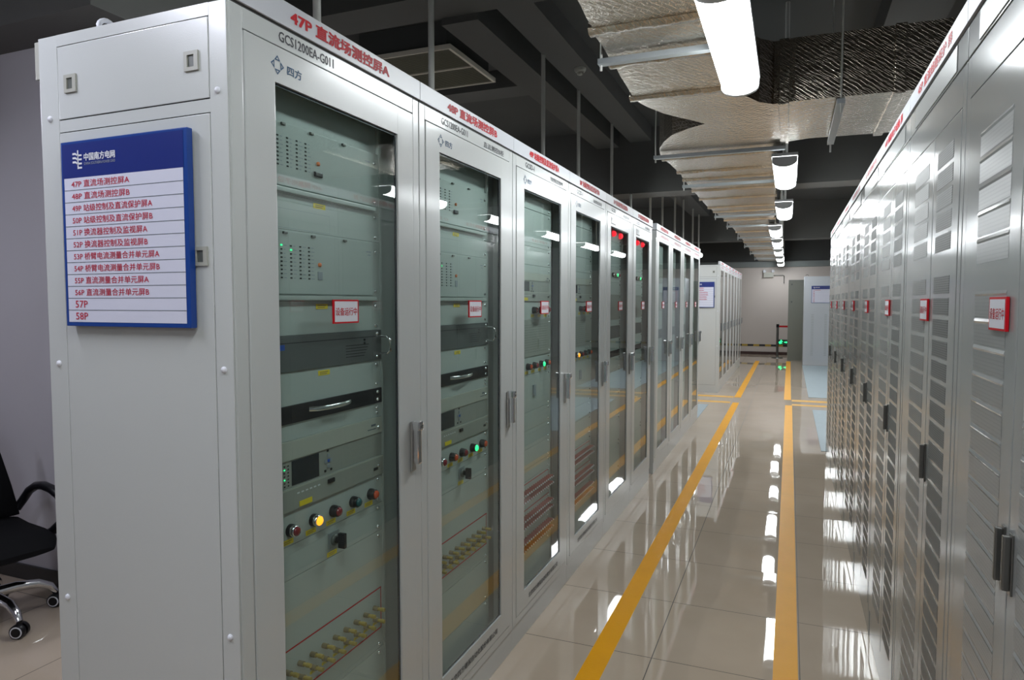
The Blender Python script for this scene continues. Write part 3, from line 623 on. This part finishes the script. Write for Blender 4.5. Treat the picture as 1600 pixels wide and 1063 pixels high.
# ---------------------------------------------------------------- right row
RW, RY0 = 0.82, 1.08
def louver_cabinet(yhi, label, title, style, sign_label, sx):
    t = thing('louvred_cabinet', label, 'cabinet', (DR, yhi, 0), -HP, 'louvred cabinets of the right row')
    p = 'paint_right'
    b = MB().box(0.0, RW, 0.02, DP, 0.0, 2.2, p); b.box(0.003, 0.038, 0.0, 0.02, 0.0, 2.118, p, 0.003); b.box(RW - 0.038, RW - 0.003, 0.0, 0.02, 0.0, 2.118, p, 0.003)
    b.box(0.038, RW - 0.038, 0.0, 0.02, 2.023, 2.118, p, 0.002); b.box(0.038, RW - 0.038, 0.002, 0.02, 0.0, 0.12, p, 0.002)
    b.box(0.003, RW - 0.003, 0.0, 0.02, 2.123, 2.198, p, 0.002); b.build('body', t)
    MB().box(0.11, RW - 0.11, -0.0025, 0.0, 2.128, 2.192, 'perf_light', 0.0008).build('name_strip', t)
    h = MB().box(0.002, RW - 0.002, -0.004, 0.03, 2.207, 2.262, 'header_white', 0.0015); h.box(0.0, RW, 0.004, 0.03, 2.196, 2.209, 'seam')
    h.text(title, 0.16, 0.66, -0.0046, 2.217, 2.251, 'red', bold=0.09); h.build('header_sign', t)
    for k, (x0, x1, c0, c1) in enumerate(((0.041, 0.452, 0.153, 0.384), (0.456, 0.779, 0.508, 0.705))):
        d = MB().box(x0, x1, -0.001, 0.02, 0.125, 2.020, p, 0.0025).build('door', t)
        v = MB(); z = 1.965 if style else 1.92
        for i in range(30):
            zt = z - 0.057 * i - (0.055 if i > 4 else 0)
            if zt < 0.25: break
            if style: v.box(c0, c1, -0.0016, -0.0005, zt - 0.045, zt, 'perf' if k else 'perf_sheen')
            else:
                v.add([(c0, -0.001, zt), (c1, -0.001, zt), (c1, -0.0027, zt - 0.006), (c0, -0.0027, zt - 0.006), (c0, -0.001, zt - 0.010), (c1, -0.001, zt - 0.010)], [(0, 3, 2, 1), (3, 4, 5, 2), (0, 4, 3), (1, 2, 5)], p)
                v.quad(c0, c1, -0.0014, zt - 0.053, zt - 0.011, 'perf_light')
        v.build('vent_grille', d)
        if k == 0: leaf = d
        if k == 1 or not style:
            xx = (0.468 if style else 0.480) if k else 0.430
            hd = MB().box(xx - 0.009, xx + 0.009, -0.005, -0.001, 1.040, 1.150, 'dark_steel', 0.0015); hd.box(xx - 0.006, xx + 0.006, -0.017, -0.005, 1.048, 1.146, 'dark_steel', 0.003); hd.build('handle', d)
    running_sign((DR - 0.0022, yhi - sx, 1.503), -HP, sign_label, 0.0055)
ttl = ['46P 直流故障录波 屏', '45P 直流线路保护 屏', '44P 阀基电子设备 屏', '43P 阀冷控制保护 屏', '42P 直流控制主机 屏', '41P 直流控制主机 屏', '40P 通信接口设备 屏', '39P 通信接口设备 屏']
nm = ['nearest', 'second', 'third', 'fourth', 'fifth', 'sixth', 'seventh', 'farthest']
for i in range(8):
    louver_cabinet(RY0 + RW * (i + 1), ('pale grey cabinet with ridged louvres, nearest in the right row' if i == 0 else 'pale grey cabinet with dark perforated vents, %s in the right row' % nm[i]), ttl[i], 0 if i == 0 else 1,
                   ('large red-framed running plate on the nearest right-hand cabinet' if i == 0 else 'red-framed running plate on the %s right-hand louvred cabinet' % nm[i]), 0.295 if i == 0 else 0.343)

# far right cabinets
t = thing('storage_cabinet', 'dark olive-grey cabinet standing beyond the barrier post, left of the pale one', 'cabinet', (-0.04, 19.80, 0))
b = MB().box(0, 0.40, 0.0, 0.6, 0.0, 2.16, 'olive', 0.003); b.build('body', t)
d = MB().box(0.03, 0.37, -0.004, 0.0, 0.12, 1.80, 'olive', 0.002).build('door', t); MB().box(0.065, 0.10, -0.010, -0.004, 1.55, 1.59, 'plastic_dark', 0.002).build('latch', d)
d = MB().box(0.03, 0.37, -0.004, 0.0, 1.82, 2.13, 'olive', 0.002).build('upper_cover', t); MB().box(0.065, 0.10, -0.010, -0.004, 2.02, 2.06, 'plastic_dark', 0.002).build('latch', d)
t = thing('storage_cabinet', 'pale blue-grey cabinet with a white board, beyond the long rubber mat', 'cabinet', (0.325, 18.40, 0))
b = MB().box(0, 0.72, 0.0, 0.8, 0.0, 2.2, 'blue_grey', 0.003); b.build('body', t)
for cx in (0.20, 0.50):
    v = MB()
    for k in range(26): v.box(cx - 0.03, cx + 0.03, -0.003, 0.0, 0.25 + 0.04 * k, 0.262 + 0.04 * k, 'zinc')
    v.build('vent_grille', t)
e = MB()
for x in (0.06, 0.66): e.tube([(x + 0.03 * math.cos(a), 0.1, 2.215 + 0.03 * math.sin(a)) for a in [math.pi * i / 10 for i in range(11)]], 0.007, 'dark_steel')
e.build('lifting_eye', t)
board((0.49, 18.40 - 0.0005, 1.545), 'small blue-headed directory board on the pale far right cabinet', 0.42, 0.42, ['66P 直流保护屏A', '67P', '68P', '69P', '70P', '71P', '72P', '73P'], 0.085)

# ---------------------------------------------------------------- lights
def ceiling_lamp(x, y, z, label, glow='lamp_glow', hw=0.095):
    t = thing('ceiling_light', label, 'light', (x, y, z), 0, 'hanging fluorescent lights over the aisle'); hl = 0.60
    h = MB().box(-hw, hw, -hl, hl, 0.075 if hw > 0.08 else 0.072, 0.10, 'lamp_body', 0.004); h.build('housing', t)
    prof = [(0.085, 0.0755)] + [(0.085 * math.cos(a), 0.045 - 0.045 * math.sin(a)) for a in [math.pi * i / 12 for i in range(13)]] + [(-0.085, 0.0755)]
    n = len(prof); vs = [(px, yy, pz) for yy in (-hl + 0.03, hl - 0.03) for px, pz in prof]
    d = MB(); d.add(vs, [(i, i + 1, n + i + 1, n + i) for i in range(n - 1)], glow, True); d.add(vs, [tuple(range(n - 1, -1, -1)), tuple(range(n, 2 * n))], glow); d.build('diffuser', t)
    for s in (-1, 1):
        c = MB(); vs = [(px * 1.06, yy, pz - 0.003) for yy in (s * (hl - 0.03), s * hl) for px, pz in prof]
        c.add(vs, [(i, i + 1, n + i + 1, n + i) for i in range(n - 1)], 'lamp_body', True); c.add(vs, [tuple(range(n)), tuple(range(n, 2 * n))], 'lamp_body'); c.build('end_cap', t)
        ox = 0.07 if -0.3 < x < -0.2 and y > 9 else 0.0
        MB().cyl((ox, s * (hl - 0.07), 0.10), (ox, s * (hl - 0.07), 3.85 - z), 0.016 if x > -1 else 0.018, 'rod_grey', n=12).build('drop_rod', t)
for (x, y, l) in [(-0.255, 3.09, 'large hanging fluorescent light nearest the camera, under the foil duct'), (-0.060, 6.27, 'second fluorescent light along the aisle, just past the duct branch'), (-0.085, 8.80, 'third fluorescent light along the aisle'),
                  (-0.225, 11.27, 'fourth fluorescent light along the aisle, shifted towards the duct'), (-0.235, 13.5, 'fifth fluorescent light along the aisle'), (-0.25, 15.9, 'sixth fluorescent light along the aisle'),
                  (-0.25, 18.3, 'second-farthest fluorescent light along the aisle'), (-0.26, 20.7, 'farthest fluorescent light, close to the far wall'), (-0.255, 0.3, 'fluorescent light above the camera position'), (-0.255, -2.0, 'fluorescent light behind the camera position'),
                  (-2.0, 0.40, 'fluorescent light in front of the left row end panel'), (-4.4, 0.9, 'added unseen fluorescent light near the office chair'), (-2.0, 3.11, 'fluorescent light behind the 48P and 49P cabinets, its drop rods showing'), (-2.0, 6.15, 'second fluorescent light behind the left row, its drop rods showing'), (-2.0, 8.59, 'third fluorescent light behind the left row, its drop rods showing'), (-2.0, 11.02, 'fourth fluorescent light behind the left row, its drop rods showing'), (-2.0, 13.42, 'fifth fluorescent light behind the left row, its drop rods showing'), (-2.0, 15.91, 'farthest fluorescent light behind the left row, its drop rods showing'), (1.41, 6.25, 'nearest fluorescent light in the aisle behind the right row'), (1.41, 8.6, 'second fluorescent light behind the right row'), (1.41, 10.75, 'third fluorescent light behind the right row'), (1.41, 12.95, 'fourth fluorescent light behind the right row'), (1.41, 15.2, 'farthest fluorescent light behind the right row')]:  # the one near the chair is added out of view to brighten the end panel
    ceiling_lamp(x, y, 2.60, l, 'lamp_glow_cool' if x < -1.5 and y < 2 else 'lamp_glow')

# ---------------------------------------------------------------- foil duct
t = thing('air_duct', 'large foil-wrapped air duct under the dark ceiling with a branch to the right', 'duct', (-0.5, 5, 2.75))
out = [(-.31, .6), (-.31, 2.85), (-.30, 3.64), (-.275, 4.20), (-.20, 4.38), (-.12, 4.46), (0.0, 4.44), (.6, 4.46), (3.4, 4.46), (3.4, 5.50), (.6, 5.50), (.10, 5.47), (-.05, 5.53), (-.11, 5.66), (-.12, 5.93), (-.15, 7.2), (-.17, 7.96), (-.225, 10.2), (-.28, 13.4), (-.36, 21.0),
       (-.86, 21.0), (-.86, 12.1), (-.89, 10.5), (-.94, 9.5), (-.98, 8.67), (-.98, 7.15), (-.97, 6.5), (-1.0, 5.62), (-.96, 5.39), (-.89, 5.18), (-.80, 5.00), (-.68, 4.86), (-.55, 4.77), (-.67, 4.57), (-.76, 4.42), (-.83, 4.24), (-.875, 4.04), (-.85, 3.5), (-.83, 3.05), (-.80, 2.6), (-.79, .6)]
dense = []
for i, p in enumerate(out):
    q = out[(i + 1) % len(out)]; L_ = math.dist(p, q); k = max(1, int(L_ / 0.10))
    for j in range(k):
        a = j / k; dense.append((p[0] + (q[0] - p[0]) * a + random.uniform(-.005, .005), p[1] + (q[1] - p[1]) * a))
def extrude(outl, z0, z1, m):
    bm = bmesh.new(); lo = [bm.verts.new((x + 0.5, y - 5, z0 - 2.75)) for x, y in outl]
    ed = [bm.edges.new((lo[i], lo[(i + 1) % len(lo)])) for i in range(len(lo))]
    bmesh.ops.triangle_fill(bm, use_beauty=True, edges=ed)
    g = bmesh.ops.extrude_face_region(bm, geom=bm.faces[:] + bm.edges[:] + bm.verts[:])
    for v in g['geom']:
        if isinstance(v, bmesh.types.BMVert): v.co.z += z1 - z0
    bmesh.ops.recalc_face_normals(bm, faces=bm.faces[:]); mb = MB(); mb.bm(bm, m); return mb
extrude(dense, 2.75, 3.12, 'foil').build('duct_body', t)
def xs(y):   # left and right edge of the duct at y
    l = [];
    for i in range(len(out)):
        a, b_ = out[i], out[(i + 1) % len(out)]
        if (a[1] - y) * (b_[1] - y) < 0: l.append(a[0] + (b_[0] - a[0]) * (y - a[1]) / (b_[1] - a[1]))
    return min(l), max(v for v in l if v < 0.05)
for y in (2.0, 2.98, 3.42, 4.03, 5.80, 6.45, 6.85, 7.55, 8.2, 8.95, 9.4, 10.4, 11.2, 12.2, 13.3, 14.3, 15.4, 16.5, 17.6, 18.7, 19.8):
    a, b_ = xs(y); mb = MB(); wv = []
    N_ = 14
    for k in range(N_ + 1):
        X = a - 0.018 + (b_ - a + 0.036) * k / N_; jz = random.uniform(-0.004, 0.004)
        wv.append([(X + 0.5, y - 5 - 0.035, 0.004), (X + 0.5, y - 5 - 0.018, -0.014 + jz), (X + 0.5, y - 5 + 0.018, -0.016 + jz), (X + 0.5, y - 5 + 0.035, 0.004)])
    vs = [p for c in wv for p in c]
    mb.add(vs, [(4 * k + j, 4 * k + 4 + j, 4 * k + 5 + j, 4 * k + 1 + j) for k in range(N_) for j in range(3)], 'foil', True)
    for X, s in ((a, -1), (b_, 1)): mb.box(X + 0.5 - 0.018, X + 0.5 + 0.018, y - 5 - 0.03, y - 5 + 0.03, -0.005, 0.37, 'foil', 0.006)
    mb.build('duct_flange', t)
for X in (-0.06, 0.55, 1.2):
    MB().box(X + 0.5 - 0.03, X + 0.5 + 0.03, 4.46 - 5 - 0.018, 5.50 - 5 + 0.018, -0.014, 0.375, 'foil', 0.006).build('duct_flange', t)
for i, y in enumerate((3.29, 5.58, 7.06, 9.15 + .55, 11.0, 13.0, 15.0, 17.2, 19.4)):
    a, b_ = xs(y); 
    h = thing('duct_hanger', 'grey steel trapeze bar carrying the foil duct, %s from the camera' % ['first', 'second', 'third', 'fourth', 'fifth', 'sixth', 'seventh', 'eighth', 'ninth'][i], 'hanger', (0, y, 2.75), 0, 'steel trapeze bars under the duct')
    MB().box(a - 0.045, b_ + 0.02, -0.022, 0.022, -0.044, -0.0165, 'zinc', 0.003).build('cross_bar', h)
    for X in (a - 0.032,): MB().cyl((X, 0, -0.07), (X, 0, 1.10), 0.006, 'rod_grey', n=8).build('threaded_rod', h)
h = thing('duct_hanger', 'steel bar crossing under the duct branch on the right', 'hanger', (0.25, 4.98, 2.75))
MB().box(-0.022, 0.022, -0.56, 0.56, -0.045, -0.0145, 'zinc', 0.003).build('cross_bar', h)
for s in (-1, 1): MB().cyl((0, s * 0.55, -0.10), (0, s * 0.55, 1.10), 0.006, 'rod_grey', n=8).build('threaded_rod', h)

# ceiling cassette, smoke detector
t = thing('air_conditioner', 'square ceiling air-conditioner panel with pale rim and two dark grilles', 'air conditioner', (-3.05, 5.46, 3.60))
c = MB()
for (x0, x1, y0, y1) in ((-.475, .475, -.46, -.445), (-.475, .475, .445, .46), (-.475, -.455, -.445, .445), (.452, .475, -.445, .445)): c.box(x0, x1, y0, y1, 0.0, 0.04, 'ac_frame', 0.003)
c.build('rim', t)
MB().box(-.455, .452, -.008, .008, 0.0, 0.03, 'ac_frame').build('divider', t)
for y0, y1 in ((-.445, -.008), (.008, .445)):
    g = MB().box(-.455, .452, y0, y1, 0.012, 0.04, 'ac_grille')
    for k in range(20): g.box(-.455, .452, y0 + (y1 - y0) * (k + .5) / 20 - .003, y0 + (y1 - y0) * (k + .5) / 20 + .003, 0.008, 0.012, 'ac_grille')
    g.build('grille', t)
MB().box(-.42, .42, -.42, .42, 0.04, 0.25, 'ceiling_dark').build('casing', t)
t = thing('smoke_detector', 'small round smoke detector on the dark ceiling left of the duct', 'smoke detector', (-1.80, 6.05, 3.67))
MB().lathe((0, 0, 0), (0, 0, -1), [(0.055, 0), (0.052, 0.02), (0.04, 0.035)], 'plastic_beige').build('base', t); MB().lathe((0, 0, -0.035), (0, 0, -1), [(0.03, 0), (0.028, 0.018), (0.015, 0.025)], 'plastic_beige').build('sensor_head', t)

# ---------------------------------------------------------------- far wall objects
t = thing('barrier_post', 'slim dark metal barrier post with a red belt in front of the far wall', 'barrier post', (-0.30, 20.5, 0))
MB().lathe((0, 0, 0), (0, 0, 1), [(0.16, 0), (0.155, 0.012), (0.03, 0.03)], 'dark_steel', 28).build('base', t)
MB().cyl((0, 0, 0.02), (0, 0, 0.86), 0.032, 'dark_steel').build('pole', t)
MB().cyl((0, 0, 0.86), (0, 0, 0.95), 0.038, 'black').build('belt_head', t)
MB().box(0.03, 1.4, -0.003, 0.003, 0.86, 0.91, 'red').build('belt', t)
t = thing('exit_sign', 'glowing green exit sign with running figure and arrow low on the far wall', 'sign', (-0.32, WALL_Y, 0.31))
MB().box(0, 0.30, -0.02, 0, 0, 0.145, 'exit_dark', 0.003).build('panel', t)
g = MB(); y = -0.0206
g.poly([(0.02, 0.055), (0.05, 0.045), (0.06, 0.015), (0.085, 0.012), (0.09, 0.04), (0.125, 0.02), (0.14, 0.03), (0.115, 0.062), (0.125, 0.085), (0.15, 0.075), (0.155, 0.09), (0.12, 0.112), (0.08, 0.105), (0.05, 0.085), (0.03, 0.075)], y, 'lit_green')
g.poly([(0.105 + 0.017 * math.cos(a), 0.128 + 0.015 * math.sin(a)) for a in [2 * math.pi * i / 12 for i in range(12)]], y, 'lit_green')
g.poly([(0.19, 0.055), (0.24, 0.055), (0.24, 0.035), (0.285, 0.07), (0.24, 0.105), (0.24, 0.085), (0.19, 0.085)], y, 'lit_green'); g.build('pictogram', t)
t = thing('emergency_light', 'twin-head emergency lamp high on the far wall beside a conduit', 'emergency light', (-0.60, WALL_Y, 2.30))
MB().box(-0.14, 0.14, -0.06, 0, 0, 0.14, 'plastic_beige', 0.005).build('housing', t)
for x in (-0.12, 0.12): MB().lathe((x, -0.03, 0.18), (0, -1, 0), [(0.02, -0.03), (0.045, 0.0), (0.045, 0.03), (0.03, 0.034)], 'white').build('lamp_head', t)
tag(MB().tube([(-0.46, WALL_Y - 0.02, 2.36), (-0.2, WALL_Y - 0.02, 2.36), (-0.17, WALL_Y - 0.02, 2.33), (-0.17, WALL_Y - 0.02, 2.12)], 0.014, 'dark_steel').build('conduit'), 'bent dark conduit pipe on the far wall beside the emergency lamp', 'pipe')

# ---------------------------------------------------------------- office chair (faces +x)
t = thing('office_chair', 'black swivel office chair with chrome star base at the left edge', 'chair', (-3.57, 2.02, 0), math.radians(-10))
b = MB().cyl((0, 0, 0.10), (0, 0, 0.16), 0.035, 'chrome'); b.cyl((0, 0, 0.16), (0, 0, 0.33), 0.025, 'chrome'); b.cyl((0, 0, 0.12), (0, 0, 0.24), 0.032, 'black'); b.build('gas_column', t)
for k in range(5):
    a = math.radians(77 + 72 * k); ca, sa = math.cos(a), math.sin(a)
    if k == 0: a0 = a
    L1 = MB().tube([(0.02 * ca, 0.02 * sa, 0.145), (0.12 * ca, 0.12 * sa, 0.150), (0.21 * ca, 0.21 * sa, 0.140), (0.262 * ca, 0.262 * sa, 0.112), (0.285 * ca, 0.285 * sa, 0.075)], [0.028, 0.025, 0.022, 0.019, 0.015], 'chrome', 12).build('base_leg', t)
    ax = Vector((0.6, -0.8, 0)); c = Vector((0.285 * ca, 0.285 * sa, 0.034)); w = MB()
    for s in (-1, 1):
        cc = c + ax * s * 0.016
        w.lathe(cc - ax * s * 0.010, ax * s, [(0.034, 0), (0.034, 0.018), (0.030, 0.022)], 'black', 20); w.lathe(cc + ax * s * 0.0118, ax * s, [(0.027, 0), (0.026, 0.002)], 'white', 20); w.lathe(cc + ax * s * 0.013, ax * s, [(0.022, 0), (0.020, 0.003)], 'black', 20)
    w.cyl(c, c + Vector((0, 0, 0.045)), 0.012, 'black'); w.build('caster', t)
def slab(pts, r, sub=2):   # rounded cushion from a bmesh cube cage
    pass
def cushion(nx, prof, wid, name, m='black_fabric'):
    """prof: list of (centre Vector, half thickness Vector) along the cushion, swept over width in y"""
    mb = MB(); rows = []
    for c, th in prof:
        ring = []
        for k in range(24):
            a = 2 * math.pi * k / 24; cy = abs(math.cos(a)) ** 0.45 * (1 if math.cos(a) > 0 else -1); sz = abs(math.sin(a)) ** 0.7 * (1 if math.sin(a) > 0 else -1)
            ring.append(Vector(c) + Vector((0, wid(c) * cy, 0)) + Vector(th) * sz)
        rows.append(ring)
    n = len(rows); vs = [p for r_ in rows for p in r_]
    mb.add(vs, [(i * 24 + k, i * 24 + (k + 1) % 24, (i + 1) * 24 + (k + 1) % 24, (i + 1) * 24 + k) for i in range(n - 1) for k in range(24)], m, True)
    mb.add(vs, [tuple(range(23, -1, -1)), tuple(range((n - 1) * 24, n * 24))], m); return mb.build(name, t)
SZ = -0.07
cushion(0, [((-0.24, 0, 0.47 + SZ), (0, 0, 0.012)), ((-0.22, 0, 0.47 + SZ), (0, 0, 0.045)), ((-0.1, 0, 0.455 + SZ), (0, 0, 0.055)), ((0.08, 0, 0.455 + SZ), (0, 0, 0.058)), ((0.2, 0, 0.46 + SZ), (0, 0, 0.052)), ((0.26, 0, 0.455 + SZ), (0, 0, 0.035)), ((0.29, 0, 0.445 + SZ), (0, 0, 0.012))], lambda c: 0.25 - 0.06 * max(0, (c[0] - 0.1) / 0.18) ** 2, 'seat')
cushion(0, [((-0.225, 0, 0.44), (0.012, 0, 0)), ((-0.230, 0, 0.47), (0.03, 0, 0)), ((-0.250, 0, 0.60), (0.035, 0, 0)), ((-0.290, 0, 0.76), (0.030, 0, 0)), ((-0.345, 0, 0.93), (0.025, 0, 0)), ((-0.36, 0, 0.97), (0.008, 0, 0))], lambda c: 0.245 - 0.16 * max(0, c[2] - 0.45), 'backrest')
MB().box(-0.12, 0.12, -0.10, 0.10, 0.30, 0.340, 'black', 0.008).build('seat_plate', t)
for s in (-1, 1):
    pts = [(-0.235, s * 0.235, 0.47), (-0.225, s * 0.262, 0.51), (-0.18, s * 0.275, 0.565), (-0.11, s * 0.28, 0.600), (-0.03, s * 0.28, 0.612), (0.06, s * 0.28, 0.606), (0.13, s * 0.28, 0.585), (0.175, s * 0.28, 0.545), (0.180, s * 0.278, 0.495), (0.15, s * 0.272, 0.445), (0.10, s * 0.262, 0.405), (0.05, s * 0.245, 0.375)]
    MB().tube(pts, [0.020, 0.020, 0.021, 0.022, 0.023, 0.023, 0.022, 0.020, 0.020, 0.022, 0.024, 0.024], 'black', 12, ry=0.022).build('armrest', t)
